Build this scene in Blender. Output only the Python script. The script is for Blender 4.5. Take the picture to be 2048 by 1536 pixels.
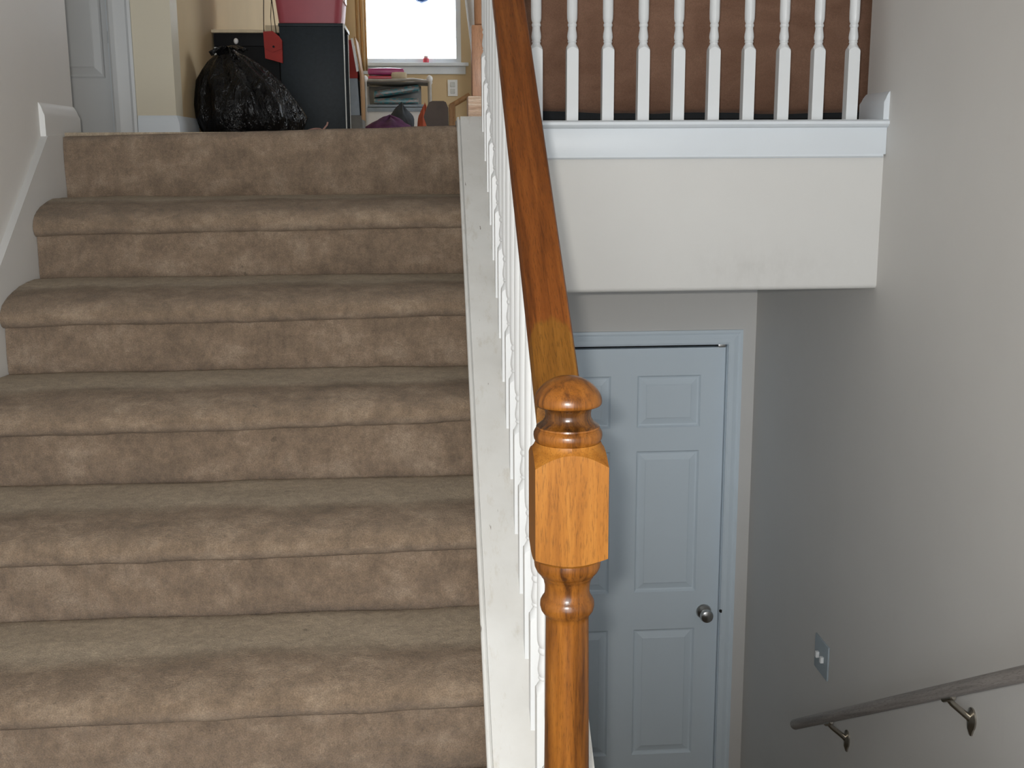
import bpy, bmesh, math, random
from mathutils import Vector, Matrix, noise

random.seed(4)
for o in list(bpy.data.objects):
    bpy.data.objects.remove(o)
SC = bpy.context.scene
COL = SC.collection

# ------------------------------------------------------------------ camera
PITCH, YAW, ROLL = math.radians(11.296), math.radians(4.200), math.radians(-0.319)
CAM = Vector((-0.0871, -3.2164, -0.0838))
fw = Vector((math.sin(YAW) * math.cos(PITCH), math.cos(YAW) * math.cos(PITCH), -math.sin(PITCH)))
rt = Vector((math.cos(YAW), -math.sin(YAW), 0))
up = rt.cross(fw)
rt2 = math.cos(ROLL) * rt + math.sin(ROLL) * up
up2 = -math.sin(ROLL) * rt + math.cos(ROLL) * up
cd = bpy.data.cameras.new('camera')
cam = bpy.data.objects.new('camera', cd)
COL.objects.link(cam)
cd.sensor_width = 36
cd.lens = 2300 / 2048 * 36
cd.clip_start = 0.02
cam.matrix_world = Matrix(((rt2.x, up2.x, -fw.x, CAM.x), (rt2.y, up2.y, -fw.y, CAM.y), (rt2.z, up2.z, -fw.z, CAM.z), (0, 0, 0, 1)))
SC.camera = cam

# ------------------------------------------------------------------ light
SC.view_settings.view_transform = 'Standard'
SC.view_settings.look = 'None'
SC.view_settings.gamma = 1
SC.view_settings.use_curve_mapping = False
SC.view_settings.exposure = -0.08
w = bpy.data.worlds.new('overcast_sky')
SC.world = w
w.use_nodes = True
bg = w.node_tree.nodes['Background']
bg.inputs[0].default_value = (0.86, 0.93, 1.0, 1)
bg.inputs[1].default_value = 7.3


def area(name, loc, rot, sx, sy, power, color, portal=False):
    l = bpy.data.lights.new(name, 'AREA')
    l.shape = 'RECTANGLE'
    l.size, l.size_y = sx, sy
    l.energy = power
    l.color = color
    if portal:
        l.cycles.is_portal = True
    o = bpy.data.objects.new(name, l)
    COL.objects.link(o)
    o.location = loc
    o.rotation_euler = rot
    return o


# sky light comes in by the open front door behind the photographer and by the far window
area('front_doorway_portal', (-0.15, -5.16, -0.25), (math.radians(90), 0, 0), 1.7, 2.16, 1, (1, 1, 1), True)
area('window_portal', (-0.155, 5.42, 1.23), (math.radians(-90), 0, 0), 0.72, 1.36, 1, (1, 1, 1), True)
area('added_side_portal', (2.74, 3.15, 1.225), (0, math.radians(90), 0), 1.25, 1.5, 1, (1, 1, 1), True)  # unseen side opening, added to brighten the far and left walls
# the camera's own flash, just left of and above the lens
fl = area('camera_flash', CAM - rt2 * 0.032 + up2 * 0.028 + fw * 0.02, (0, 0, 0), 0.03, 0.014, 27.0, (1.0, 0.96, 0.90))
fl.matrix_world = Matrix.Translation(fl.location) @ cam.matrix_world.to_3x3().to_4x4()
# ceiling lamp of the upper room
UP = 2.42          # upper ceiling height
LOW = -2.85        # lower hall floor
LAND = -1.33       # entry landing floor
FLZ = -0.02        # upper floor


# ------------------------------------------------------------------ materials
class NT:
    def __init__(s, name):
        s.m = bpy.data.materials.new(name)
        s.m.use_nodes = True
        s.t = s.m.node_tree
        s.b = s.t.nodes['Principled BSDF']
        s.tc = s.t.nodes.new('ShaderNodeTexCoord')

    def n(s, typ, **kw):
        nd = s.t.nodes.new(typ)
        for k, v in kw.items():
            if k in nd.inputs.keys():
                nd.inputs[k].default_value = v
            else:
                setattr(nd, k, v)
        return nd

    def l(s, a, b):
        s.t.links.new(a, b)

    def mapping(s, scale=(1, 1, 1), rot=(0, 0, 0), loc=(0, 0, 0), src='Object'):
        mp = s.n('ShaderNodeMapping')
        mp.inputs['Scale'].default_value = scale
        mp.inputs['Rotation'].default_value = rot
        mp.inputs['Location'].default_value = loc
        s.l(s.tc.outputs[src], mp.inputs[0])
        return mp.outputs[0]

    def noise(s, vec, scale, detail=4, rough=0.55, dist=0):
        nd = s.n('ShaderNodeTexNoise')
        nd.inputs['Scale'].default_value = scale
        nd.inputs['Detail'].default_value = detail
        nd.inputs['Roughness'].default_value = rough
        nd.inputs['Distortion'].default_value = dist
        if vec is not None:
            s.l(vec, nd.inputs['Vector'])
        return nd.outputs['Fac']

    def ramp(s, fac, stops):
        r = s.n('ShaderNodeValToRGB')
        e = r.color_ramp.elements
        while len(e) < len(stops):
            e.new(0.5)
        for i, (p, c) in enumerate(stops):
            e[i].position = p
            e[i].color = (c[0], c[1], c[2], 1) if not isinstance(c, (int, float)) else (c, c, c, 1)
        s.l(fac, r.inputs[0])
        return r.outputs[0]

    def mix(s, fac, a, b, mode='MIX'):
        m = s.n('ShaderNodeMix', data_type='RGBA', blend_type=mode)
        if isinstance(fac, (int, float)):
            m.inputs[0].default_value = fac
        else:
            s.l(fac, m.inputs[0])
        for sock, v in ((m.inputs[6], a), (m.inputs[7], b)):
            if isinstance(v, tuple):
                sock.default_value = (v[0], v[1], v[2], 1)
            else:
                s.l(v, sock)
        return m.outputs[2]

    def math(s, op, a, b=None, clamp=False):
        m = s.n('ShaderNodeMath', operation=op, use_clamp=clamp)
        for i, v in enumerate((a, b)):
            if v is None:
                continue
            if isinstance(v, (int, float)):
                m.inputs[i].default_value = v
            else:
                s.l(v, m.inputs[i])
        return m.outputs[0]

    def bump(s, fac, strength, dist=0.002):
        b = s.n('ShaderNodeBump')
        b.inputs['Strength'].default_value = strength
        b.inputs['Distance'].default_value = dist
        s.l(fac, b.inputs['Height'])
        s.l(b.outputs[0], s.b.inputs['Normal'])

    def done(s, col=None, rough=0.6, metal=0, spec=0.5):
        if col is not None:
            if isinstance(col, tuple):
                s.b.inputs['Base Color'].default_value = (col[0], col[1], col[2], 1)
            else:
                s.l(col, s.b.inputs['Base Color'])
        if isinstance(rough, (int, float)):
            s.b.inputs['Roughness'].default_value = rough
        else:
            s.l(rough, s.b.inputs['Roughness'])
        s.b.inputs['Metallic'].default_value = metal
        s.b.inputs['Specular IOR Level'].default_value = spec
        return s.m


def srgb(r, g, b):
    f = lambda c: (c / 255 / 12.92) if c / 255 <= 0.04045 else ((c / 255 + 0.055) / 1.055) ** 2.4
    return (f(r), f(g), f(b))


def paint(name, col, amp=0.06, rough=0.55, scuff=0.0, scale=3.0, bump=0.08, spec=0.35):
    t = NT(name)
    v = t.mapping()
    n1 = t.noise(v, scale, 5)
    dark = tuple(c * (1 - amp) for c in col)
    lite = tuple(min(1, c * (1 + amp)) for c in col)
    c = t.ramp(n1, [(0.3, dark), (0.7, lite)])
    if scuff:
        n2 = t.noise(t.mapping((9, 9, 2.5)), 2.2, 6, 0.7)
        m = t.ramp(n2, [(0.62, 0.0), (0.78, 1.0)])
        m2 = t.math('MULTIPLY', m, scuff)
        c = t.mix(m2, c, tuple(x * 0.45 for x in col))
    t.bump(t.noise(v, 260, 2), bump, 0.001)
    return t.done(c, rough, 0, spec)


def plain(name, col, rough=0.5, metal=0, spec=0.5, amp=0.12, scale=20, bump=0):
    t = NT(name)
    n1 = t.noise(t.mapping(), scale, 4)
    c = t.ramp(n1, [(0.3, tuple(x * (1 - amp) for x in col)), (0.7, tuple(min(1, x * (1 + amp)) for x in col))])
    if bump:
        t.bump(t.noise(t.mapping(), scale * 4, 3), bump, 0.003)
    return t.done(c, rough, metal, spec)


M = {}
M['cream'] = paint('cream_wall_paint', (0.665, 0.648, 0.622), 0.02, scuff=0.05)
M['cream_warm'] = paint('warm_cream_hall_paint', (0.66, 0.60, 0.47), 0.02, scuff=0.05)
M['cream_smudged'] = None
t = NT('cream_bulkhead_paint')
v = t.mapping()
c = t.ramp(t.noise(v, 3, 5), [(0.3, (0.665, 0.655, 0.632)), (0.7, (0.69, 0.68, 0.655))])
# grubby smudges low on the panel
sep = t.n('ShaderNodeSeparateXYZ')
t.l(t.tc.outputs['Object'], sep.inputs[0])
hx = t.math('SUBTRACT', 1.0, t.math('ABSOLUTE', t.math('DIVIDE', t.math('SUBTRACT', sep.outputs[0], 0.86), 0.30)), True)
hz = t.math('SUBTRACT', 1.0, t.math('ABSOLUTE', t.math('DIVIDE', t.math('SUBTRACT', sep.outputs[2], -0.41), 0.10)), True)
sm = t.ramp(t.noise(t.mapping((16, 16, 10)), 1.6, 5, 0.65), [(0.42, 0.0), (0.7, 1.0)])
mk = t.math('MULTIPLY', t.math('MULTIPLY', hx, hz), t.math('MULTIPLY', sm, 0.17))
c = t.mix(mk, c, (0.26, 0.24, 0.20))
t.bump(t.noise(v, 240, 2), 0.08, 0.001)
M['cream_smudged'] = t.done(c, 0.55, 0, 0.35)
M['tan_wall'] = paint('tan_room_paint', (0.64, 0.50, 0.31), 0.04, 0.8, scuff=0.05, spec=0.08)
M['white'] = paint('white_trim_paint', (0.72, 0.765, 0.805), 0.02, 0.38, bump=0.03)
M['white_door'] = paint('white_door_paint', (0.70, 0.79, 0.86), 0.015, 0.42, scuff=0.03, bump=0.03)
M['white_hall'] = paint('grey_white_hall_door_paint', (0.60, 0.615, 0.62), 0.02, 0.42, bump=0.03)
M['white_dirty_shaded'] = paint('dirty_shaded_white_trim_paint', (0.62, 0.615, 0.60), 0.03, 0.45, bump=0.03)  # dirty white trim with the weak side light painted into its tone
M['white_worn'] = None
t = NT('white_worn_cap_paint')
v = t.mapping()
c = t.ramp(t.noise(v, 5, 6, 0.6), [(0.3, (0.60, 0.59, 0.56)), (0.7, (0.71, 0.71, 0.69))])
m = t.ramp(t.noise(t.mapping((40, 14, 14)), 1.0, 6, 0.7), [(0.56, 0.0), (0.74, 1.0)])
c = t.mix(t.math('MULTIPLY', m, 0.42), c, (0.42, 0.36, 0.26))
m = t.ramp(t.noise(t.mapping((60, 12, 12), loc=(3, 1, 7)), 1.3, 3, 0.5), [(0.725, 0.0), (0.75, 1.0)])
c = t.mix(t.math('MULTIPLY', m, 0.75), c, (0.12, 0.09, 0.06))
M['white_worn'] = t.done(c, 0.42, 0, 0.4)
M['white_gloss'] = paint('white_baluster_paint', (0.745, 0.765, 0.775), 0.015, 0.35, bump=0.02)


def carpet(name, plush, trodden=None):
    t = NT(name)
    v = t.mapping()
    big = t.noise(t.mapping((5, 7, 7)), 2.2, 7, 0.68, 0.15)
    c = t.ramp(big, [(0.34, tuple(x * 0.76 for x in plush)), (0.50, plush), (0.67, (plush[0] * 1.38, plush[1] * 1.46, plush[2] * 1.54))])
    if trodden:
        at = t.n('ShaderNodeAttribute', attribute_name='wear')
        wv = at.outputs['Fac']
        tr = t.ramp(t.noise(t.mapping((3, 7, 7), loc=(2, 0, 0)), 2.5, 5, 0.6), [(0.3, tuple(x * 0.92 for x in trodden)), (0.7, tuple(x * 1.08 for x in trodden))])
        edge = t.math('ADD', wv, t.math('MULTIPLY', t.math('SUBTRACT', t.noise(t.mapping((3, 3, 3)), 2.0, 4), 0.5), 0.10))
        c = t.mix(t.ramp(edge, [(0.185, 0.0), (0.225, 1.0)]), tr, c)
        # crushed, grimy line where feet meet the nosing, with rollover shade painted in
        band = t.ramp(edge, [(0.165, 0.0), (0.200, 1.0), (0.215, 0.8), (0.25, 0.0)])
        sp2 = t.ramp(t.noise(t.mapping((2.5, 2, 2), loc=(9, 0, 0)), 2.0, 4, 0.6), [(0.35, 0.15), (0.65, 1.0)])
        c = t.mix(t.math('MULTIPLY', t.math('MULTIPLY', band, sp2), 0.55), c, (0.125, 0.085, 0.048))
    mid = t.noise(t.mapping((1, 1, 0.6)), 60, 4, 0.7)
    c = t.mix(0.7, c, t.ramp(mid, [(0.3, 0.72), (0.7, 1.28)]), 'MULTIPLY')
    fine = t.noise(v, 420, 3, 0.7)
    c = t.mix(1.0, c, t.ramp(fine, [(0.25, 0.62), (0.75, 1.38)]), 'MULTIPLY')
    sp = t.ramp(t.noise(t.mapping(loc=(5, 2, 1)), 30, 3, 0.5), [(0.74, 0.0), (0.77, 1.0)])
    c = t.mix(t.math('MULTIPLY', sp, 0.45), c, (0.05, 0.04, 0.025))
    h = t.math('ADD', t.noise(v, 300, 4, 0.7), t.math('MULTIPLY', mid, 1.2))
    t.bump(h, 0.9, 0.006)
    m = t.done(c, 0.95, 0, 0.1)
    t.b.inputs['Sheen Weight'].default_value = 0.15
    t.b.inputs['Sheen Roughness'].default_value = 0.6
    return m


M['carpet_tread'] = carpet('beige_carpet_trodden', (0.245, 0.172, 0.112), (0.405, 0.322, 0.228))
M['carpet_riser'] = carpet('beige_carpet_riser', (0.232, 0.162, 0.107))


def oak(name, dark, mid, lite, axis='Z', rough=0.32, worn=None, coat=0.3, tilt=0.0, spec=0.35):
    t = NT(name)
    if tilt:      # grain runs along a sloping rail
        pre = t.n('ShaderNodeMapping')
        pre.inputs['Rotation'].default_value = (math.radians(-tilt), 0, 0)
        t.l(t.tc.outputs['Object'], pre.inputs[0])

        def mapping(scale):
            mp = t.n('ShaderNodeMapping')
            mp.inputs['Scale'].default_value = scale
            t.l(pre.outputs[0], mp.inputs[0])
            return mp.outputs[0]
    else:
        mapping = t.mapping
    sc = {'Z': (26, 26, 1.6), 'Y': (26, 1.2, 26), 'X': (1.4, 26, 26)}[axis]
    g = t.noise(mapping(sc), 2.2, 6, 0.6, 0.7)
    c = t.ramp(g, [(0.33, dark), (0.5, mid), (0.70, lite)])
    sc2 = tuple(x * (9 if x > 10 else 14) for x in sc)
    pores = t.noise(mapping(sc2), 3.0, 3, 0.6)
    p = t.ramp(pores, [(0.33, 0.45), (0.48, 1.0)])
    c = t.mix(0.65, c, p, 'MULTIPLY')
    if worn:
        sep = t.n('ShaderNodeSeparateXYZ')
        t.l(t.tc.outputs['Object'], sep.inputs[0])
        dx = t.math('SUBTRACT', sep.outputs[0], 0.081)
        edge = t.math('ADD', t.math('MULTIPLY', t.math('MULTIPLY', dx, dx), -26), worn[0])
        wob = t.math('MULTIPLY', t.math('SUBTRACT', t.noise(t.mapping((60, 20, 20)), 1, 4), 0.5), 0.05)
        d = t.math('SUBTRACT', t.math('ADD', edge, wob), sep.outputs[1])
        mk = t.ramp(t.math('ADD', t.math('MULTIPLY', d, 40), 0.5), [(0.3, 0.0), (0.7, 1.0)])
        w2 = t.ramp(g, [(0.28, worn[1]), (0.5, worn[2]), (0.74, worn[3])])
        w2 = t.mix(0.65, w2, p, 'MULTIPLY')
        c = t.mix(mk, c, w2)
    t.bump(pores, 0.12, 0.001)
    m = t.done(c, rough, 0, spec)
    t.b.inputs['Coat Weight'].default_value = coat
    t.b.inputs['Coat Roughness'].default_value = 0.2
    return m


M['oak_block'] = oak('golden_oak', (0.21, 0.074, 0.008), (0.285, 0.108, 0.014), (0.335, 0.138, 0.022), 'Z', 0.45, coat=0.0, spec=0.2)
M['oak_turned'] = oak('golden_oak_dark_glaze', (0.055, 0.016, 0.002), (0.185, 0.062, 0.007), (0.27, 0.098, 0.013), 'Z', 0.3, coat=0.15)
M['oak_dark'] = oak('dark_glazed_oak', (0.022, 0.008, 0.002), (0.075, 0.026, 0.004), (0.19, 0.070, 0.010), 'Z', 0.25, coat=0.3)
M['oak_rail'] = oak('brown_oak_rail', (0.085, 0.024, 0.004), (0.165, 0.048, 0.008), (0.225, 0.072, 0.013), 'Y', 0.45, coat=0.0, tilt=35.0, spec=0.2,
                    worn=(-1.645, (0.10, 0.038, 0.005), (0.18, 0.073, 0.010), (0.24, 0.104, 0.018)))
M['oak_far'] = oak('pinkish_oak', (0.30, 0.14, 0.07), (0.42, 0.21, 0.11), (0.50, 0.27, 0.15), 'Z', 0.45, coat=0.05)
M['oak_plinth'] = oak('pale_scraped_oak', (0.42, 0.25, 0.16), (0.6, 0.42, 0.30), (0.78, 0.66, 0.54), 'X', 0.6, coat=0)
M['brass'] = plain('brushed_nickel', (0.50, 0.49, 0.47), 0.28, 1.0)
M['bracket'] = plain('dull_nickel', (0.42, 0.39, 0.34), 0.3, 1.0)
M['grey_rail'] = oak('grey_painted_wood', (0.25, 0.23, 0.215), (0.33, 0.30, 0.28), (0.40, 0.37, 0.345), 'Y', 0.55, coat=0, tilt=-30.8)
M['plate'] = plain('pale_switch_plastic', (0.36, 0.42, 0.46), 0.45, 0, 0.5, 0.03)
M['plate_white'] = plain('white_plastic', (0.85, 0.86, 0.86), 0.35, 0, 0.5, 0.02)
M['black'] = plain('black_gap', (0.012, 0.012, 0.012), 0.8)
M['sofa'] = None
t = NT('brown_suede')
v = t.mapping()
c = t.ramp(t.noise(t.mapping((1, 1, 1.6)), 5, 6, 0.6, 0.8), [(0.3, (0.195, 0.105, 0.068)), (0.7, (0.275, 0.158, 0.106))])
c = t.mix(0.5, c, t.ramp(t.noise(v, 300, 2), [(0.3, 0.7), (0.7, 1.2)]), 'MULTIPLY')
t.bump(t.noise(v, 12, 5), 0.35, 0.02)
M['sofa'] = t.done(c, 0.9, 0, 0.2)
t.b.inputs['Sheen Weight'].default_value = 0.2
M['dark_cloth'] = plain('dark_underside_cloth', (0.018, 0.022, 0.026), 0.9)
t = NT('black_bin_liner')
v = t.mapping()
h = t.noise(t.mapping((1, 1, 0.45)), 22, 4, 0.6, 1.2)
t.bump(h, 0.85, 0.03)
M['bag'] = t.done((0.004, 0.004, 0.0045), 0.24, 0, 0.32)
M['navy'] = plain('blue_black_laminate', (0.013, 0.020, 0.026), 0.5, 0, 0.25, 0.2, 60)
M['blackwood'] = plain('black_painted_wood', (0.006, 0.0065, 0.0075), 0.55, 0, 0.15)
M['edge'] = plain('pale_part_and_highlight', (0.62, 0.64, 0.62), 0.4)  # small pale parts, and the painted highlights on the cupboard edges
M['pink'] = plain('pink_plastic', (0.40, 0.088, 0.110), 0.4, 0, 0.25, 0.04)
M['pink_white'] = plain('pale_pink_plastic', (0.75, 0.6, 0.58), 0.3)
M['red'] = plain('red_leatherette', (0.33, 0.024, 0.017), 0.5, 0, 0.2)
M['strap'] = plain('dark_strap', (0.055, 0.038, 0.018), 0.5)
M['card'] = plain('cream_card', (0.62, 0.52, 0.36), 0.7)
def sheer(name, col):
    t = NT(name)
    tr = t.n('ShaderNodeBsdfTranslucent')
    tr.inputs[0].default_value = (*col, 1)
    mx = t.n('ShaderNodeMixShader')
    mx.inputs[0].default_value = 0.35
    t.done(t.ramp(t.noise(t.mapping(), 90, 3), [(0.3, tuple(x * 0.9 for x in col)), (0.7, col)]), 0.9, 0, 0.1)
    out = t.t.nodes['Material Output']
    t.l(t.b.outputs[0], mx.inputs[1])
    t.l(tr.outputs[0], mx.inputs[2])
    t.l(mx.outputs[0], out.inputs[0])
    return t.m


M['curtain_tan'] = sheer('tan_curtain', (0.66, 0.49, 0.29))
M['curtain_white'] = sheer('white_curtain', (0.72, 0.70, 0.68))
M['grey_tube'] = plain('grey_tube', (0.44, 0.42, 0.38), 0.4, 0.2)
M['grey_cloth'] = plain('grey_cloth', (0.22, 0.22, 0.21), 0.9)
M['bluegrey'] = plain('blue_grey_plastic', (0.30, 0.36, 0.42), 0.5)
M['teal_pack'] = None
t = NT('teal_wrapper')
c = t.ramp(t.noise(t.mapping((5, 5, 9)), 8, 3, 0.6), [(0.35, (0.04, 0.17, 0.22)), (0.5, (0.08, 0.24, 0.26)), (0.58, (0.30, 0.15, 0.14)), (0.66, (0.15, 0.30, 0.30)), (0.8, (0.5, 0.55, 0.55))])
M['teal_pack'] = t.done(c, 0.3)
M['magenta'] = plain('magenta_plastic', (0.42, 0.06, 0.20), 0.35)
M['purple_cloth'] = plain('purple_cloth', (0.10, 0.03, 0.09), 0.9, amp=0.5, scale=14, bump=0.4)
M['dark_grey_cloth'] = plain('charcoal_cloth', (0.06, 0.07, 0.08), 0.9, amp=0.3, scale=14, bump=0.4)
M['orange_cloth'] = plain('orange_cloth', (0.45, 0.10, 0.05), 0.9)
M['brown_pad'] = plain('dark_brown_leatherette', (0.085, 0.055, 0.040), 0.5)
M['honey'] = oak('honey_wood', (0.35, 0.18, 0.07), (0.45, 0.25, 0.11), (0.52, 0.31, 0.15), 'Z', 0.5, coat=0)
M['blue'] = plain('blue_glass', (0.02, 0.12, 0.42), 0.2)
M['red_jar'] = plain('red_jar', (0.65, 0.06, 0.09), 0.3)
M['pinkcord'] = plain('pink_cord', (0.45, 0.26, 0.22), 0.6)
t = NT('window_glass')
t.b.inputs['Transmission Weight'].default_value = 1.0
t.b.inputs['IOR'].default_value = 1.01
M['glass'] = t.done((1, 1, 1), 0.0, 0, 0.3)


# ------------------------------------------------------------------ mesh helpers
class MB:
    def __init__(s):
        s.v = []
        s.f = []

    def add(s, vs, fs):
        o = len(s.v)
        s.v += [tuple(p) for p in vs]
        s.f += [tuple(i + o for i in f) for f in fs]
        return s

    def box(s, x0, x1, y0, y1, z0, z1, bev=0.0):
        if bev <= 0:
            vs = [(x, y, z) for x in (x0, x1) for y in (y0, y1) for z in (z0, z1)]
            fs = [(0, 1, 3, 2), (4, 6, 7, 5), (0, 4, 5, 1), (2, 3, 7, 6), (0, 2, 6, 4), (1, 5, 7, 3)]
            return s.add(vs, fs)
        bm = bmesh.new()
        bmesh.ops.create_cube(bm, size=1)
        for p in bm.verts:
            p.co = ((x0 + x1) / 2 + p.co.x * (x1 - x0), (y0 + y1) / 2 + p.co.y * (y1 - y0), (z0 + z1) / 2 + p.co.z * (z1 - z0))
        bmesh.ops.bevel(bm, geom=list(bm.edges), offset=bev, segments=2, affect='EDGES', profile=0.6)
        bm.verts.index_update()
        s.add([p.co[:] for p in bm.verts], [[p.index for p in f.verts] for f in bm.faces])
        bm.free()
        return s

    def rings(s, rings, cap=True):
        """loft of closed rings with equal counts"""
        n = len(rings[0])
        vs = [p for r in rings for p in r]
        fs = []
        for i in range(len(rings) - 1):
            for j in range(n):
                k = (j + 1) % n
                fs.append((i * n + j, i * n + k, (i + 1) * n + k, (i + 1) * n + j))
        if cap:
            fs.append(tuple(reversed(range(n))))
            fs.append(tuple((len(rings) - 1) * n + j for j in range(n)))
        return s.add(vs, fs)

    def lathe(s, prof, cx=0, cy=0, n=24, sq=None, cap=True):
        """prof = [(z, r)]; with sq the section is the circle cut by a square of that half width"""
        rg = []
        for z, r in prof:
            ring = []
            if sq:
                q = max(2, n // 8)
                a0 = 0.0 if r <= sq else (math.pi / 4 if r >= sq * math.sqrt(2) else math.acos(sq / r))
                for side in range(4):
                    base = side * math.pi / 2
                    for i in range(2 * q):
                        if i < q:      # flat of the square
                            a = -a0 + 2 * a0 * i / q
                            rr = min(r, sq / math.cos(a))
                        else:          # remaining round corner
                            a = a0 + (math.pi / 2 - 2 * a0) * (i - q) / q
                            rr = min(r, sq * math.sqrt(2))
                        a += base
                        ring.append((cx + rr * math.cos(a), cy + rr * math.sin(a), z))
            else:
                for j in range(n):
                    a = 2 * math.pi * j / n
                    ring.append((cx + r * math.cos(a), cy + r * math.sin(a), z))
            rg.append(ring)
        return s.rings(rg, cap)

    def tube(s, pts, r, n=8, cap=True):
        pts = [Vector(p) for p in pts]
        rg = []
        for i, p in enumerate(pts):
            d = (pts[min(i + 1, len(pts) - 1)] - pts[max(i - 1, 0)]).normalized()
            a = d.cross(Vector((0, 0, 1)))
            if a.length < 1e-3:
                a = d.cross(Vector((0, 1, 0)))
            a.normalize()
            b = d.cross(a)
            ri = r[i] if isinstance(r, (list, tuple)) else r
            rg.append([tuple(p + ri * (math.cos(2 * math.pi * j / n) * a + math.sin(2 * math.pi * j / n) * b)) for j in range(n)])
        return s.rings(rg, cap)

    def sphere(s, c, r, n=16, m=10):
        if isinstance(r, (int, float)):
            r = (r, r, r)
        rg = []
        for i in range(m + 1):
            ph = math.pi * (i + 0.02) / (m + 0.04)
            rg.append([(c[0] + r[0] * math.sin(ph) * math.cos(2 * math.pi * j / n), c[1] + r[1] * math.sin(ph) * math.sin(2 * math.pi * j / n), c[2] + r[2] * math.cos(ph)) for j in range(n)])
        return s.rings(rg)

    def prism_x(s, poly, x0, x1):
        """poly of (y, z) extruded along x"""
        return s.rings([[(x0, y, z) for y, z in poly], [(x1, y, z) for y, z in poly]])

    def prism_y(s, poly, y0, y1):
        return s.rings([[(x, y0, z) for x, z in poly], [(x, y1, z) for x, z in poly]])

    def grid(s, fn, nu, nv):
        vs = [fn(i / nu, j / nv) for i in range(nu + 1) for j in range(nv + 1)]
        fs = [(i * (nv + 1) + j, (i + 1) * (nv + 1) + j, (i + 1) * (nv + 1) + j + 1, i * (nv + 1) + j + 1) for i in range(nu) for j in range(nv)]
        return s.add(vs, fs)

    def mesh(s, name, mat, angle=38):
        me = bpy.data.meshes.new(name)
        me.from_pydata(s.v, [], s.f)
        bm = bmesh.new()
        bm.from_mesh(me)
        bmesh.ops.recalc_face_normals(bm, faces=list(bm.faces))
        for f in bm.faces:
            f.smooth = True
        lim = math.radians(angle)
        for e in bm.edges:
            if len(e.link_faces) == 2:
                e.smooth = e.calc_face_angle(0) < lim
        bm.to_mesh(me)
        bm.free()
        if mat:
            me.materials.append(M[mat] if isinstance(mat, str) else mat)
        return me

    def build(s, name, mat, parent=None, angle=38):
        o = bpy.data.objects.new(name, s.mesh(name, mat, angle))
        COL.objects.link(o)
        if parent:
            o.parent = parent
        return o


def tag(o, label=None, cat=None, group=None, kind=None):
    if label:
        o['label'] = label
    if cat:
        o['category'] = cat
    if group:
        o['group'] = group
    if kind:
        o['kind'] = kind
    return o


def empty(name, label, cat, group=None):
    o = bpy.data.objects.new(name, None)
    COL.objects.link(o)
    o.empty_display_size = 0.05
    return tag(o, label, cat, group)


def struct(name, mb, mat, label=None, parent=None):
    o = mb.build(name, mat, parent)
    if parent is None:
        tag(o, label, None, None, 'structure')
    return o


def inst(name, me, parent, loc=(0, 0, 0)):
    o = bpy.data.objects.new(name, me)
    COL.objects.link(o)
    o.location = loc
    o.parent = parent
    return o


def fbm(x, y, z):
    return noise.fractal(Vector((x, y, z)), 1.0, 2.0, 4)


# ------------------------------------------------------------------ the setting
H, T, W = 0.19, 0.2713, 1.0476
XL, XR = -1.066, 1.2025      # stairwell side walls
YD = 1.188                   # lower door wall
YB = -5.2                    # entry wall behind the photographer

struct('wall_left', MB().box(XL - 0.12, XL, YB, 0.172, LAND - 0.2, UP), 'cream', 'cream painted stairwell wall beside the carpeted stairs')
struct('wall_right', MB().box(XR, XR + 0.12, YB, 0.147, LOW, UP).box(XR, XR + 0.12, 0.147, YD + 0.1, LOW, -0.47), 'cream', 'tall cream stairwell wall on the handrail side')
struct('wall_bulkhead', MB().prism_x([(0.0, -0.035), (0.0, -0.456), (0.0012, -0.4615), (0.0045, -0.466), (0.009, -0.469), (0.015, -0.470), (0.10, -0.470), (0.10, -0.035)], 0.10, XR).box(0.10, XR, 0.10, YD + 0.1, -0.470, -0.30), 'cream_smudged', 'cream bulkhead face between lower door and landing railing')
# lower door wall with opening
DX0, DX1, DZ1 = 0.265, 1.092, -0.822
struct('wall_lower', MB().box(0.0, DX0, YD, YD + 0.12, LOW, -0.47).box(DX1, XR, YD, YD + 0.12, LOW, -0.47).box(DX0, DX1, YD, YD + 0.12, DZ1, -0.47), 'cream', 'cream wall around the lower door')
struct('wall_lower_side', MB().box(0.02, 0.12, 0.02, YD, LOW, -0.47), 'cream', 'cream side wall of the lower hall below the bulkhead')
struct('wall_under_landing', MB().box(XL - 0.1, XR + 0.1, -1.95, -1.80, LOW - 0.1, LAND - 0.2), 'cream', 'wall closing the space under the entry landing')
# knee wall between the two flights
CAPC = 0.045
def capz(y):
    return 0.7004 * y + CAPC
struct('wall_knee', MB().prism_x([(0.02, capz(0.02) - 0.045), (0.02, LOW), (-1.80, LOW), (-1.80, capz(-1.80) - 0.045)], 0.012, 0.152), 'white_worn', 'white knee wall dividing the two stair flights')
struct('floor_upper', MB().box(-2.3, 2.7, 0.03, 5.42, FLZ - 0.25, FLZ), 'carpet_tread', 'beige carpet of the upper floor')
struct('floor_landing', MB().box(XL, XR, YB, -1.62, LAND - 0.2, LAND), 'carpet_tread', 'beige carpet of the entry landing')
struct('floor_lower', MB().box(-1.2, XR + 0.1, -1.9, YD + 0.15, LOW - 0.1, LOW), 'carpet_tread', 'carpet at the foot of the lower stairs')
struct('ceiling', MB().box(-2.4, 2.8, YB - 0.1, 5.5, UP, UP + 0.1), 'cream', 'pale ceiling over stairwell and upper room')
# entry wall with the open front doorway
struct('wall_entry', MB().box(XL - 0.1, -1.0, YB - 0.1, YB, LAND - 0.2, UP).box(0.70, XR + 0.1, YB - 0.1, YB, LAND - 0.2, UP).box(-1.0, 0.70, YB - 0.1, YB, 0.84, UP), 'cream', 'entry wall with open front doorway')
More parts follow.
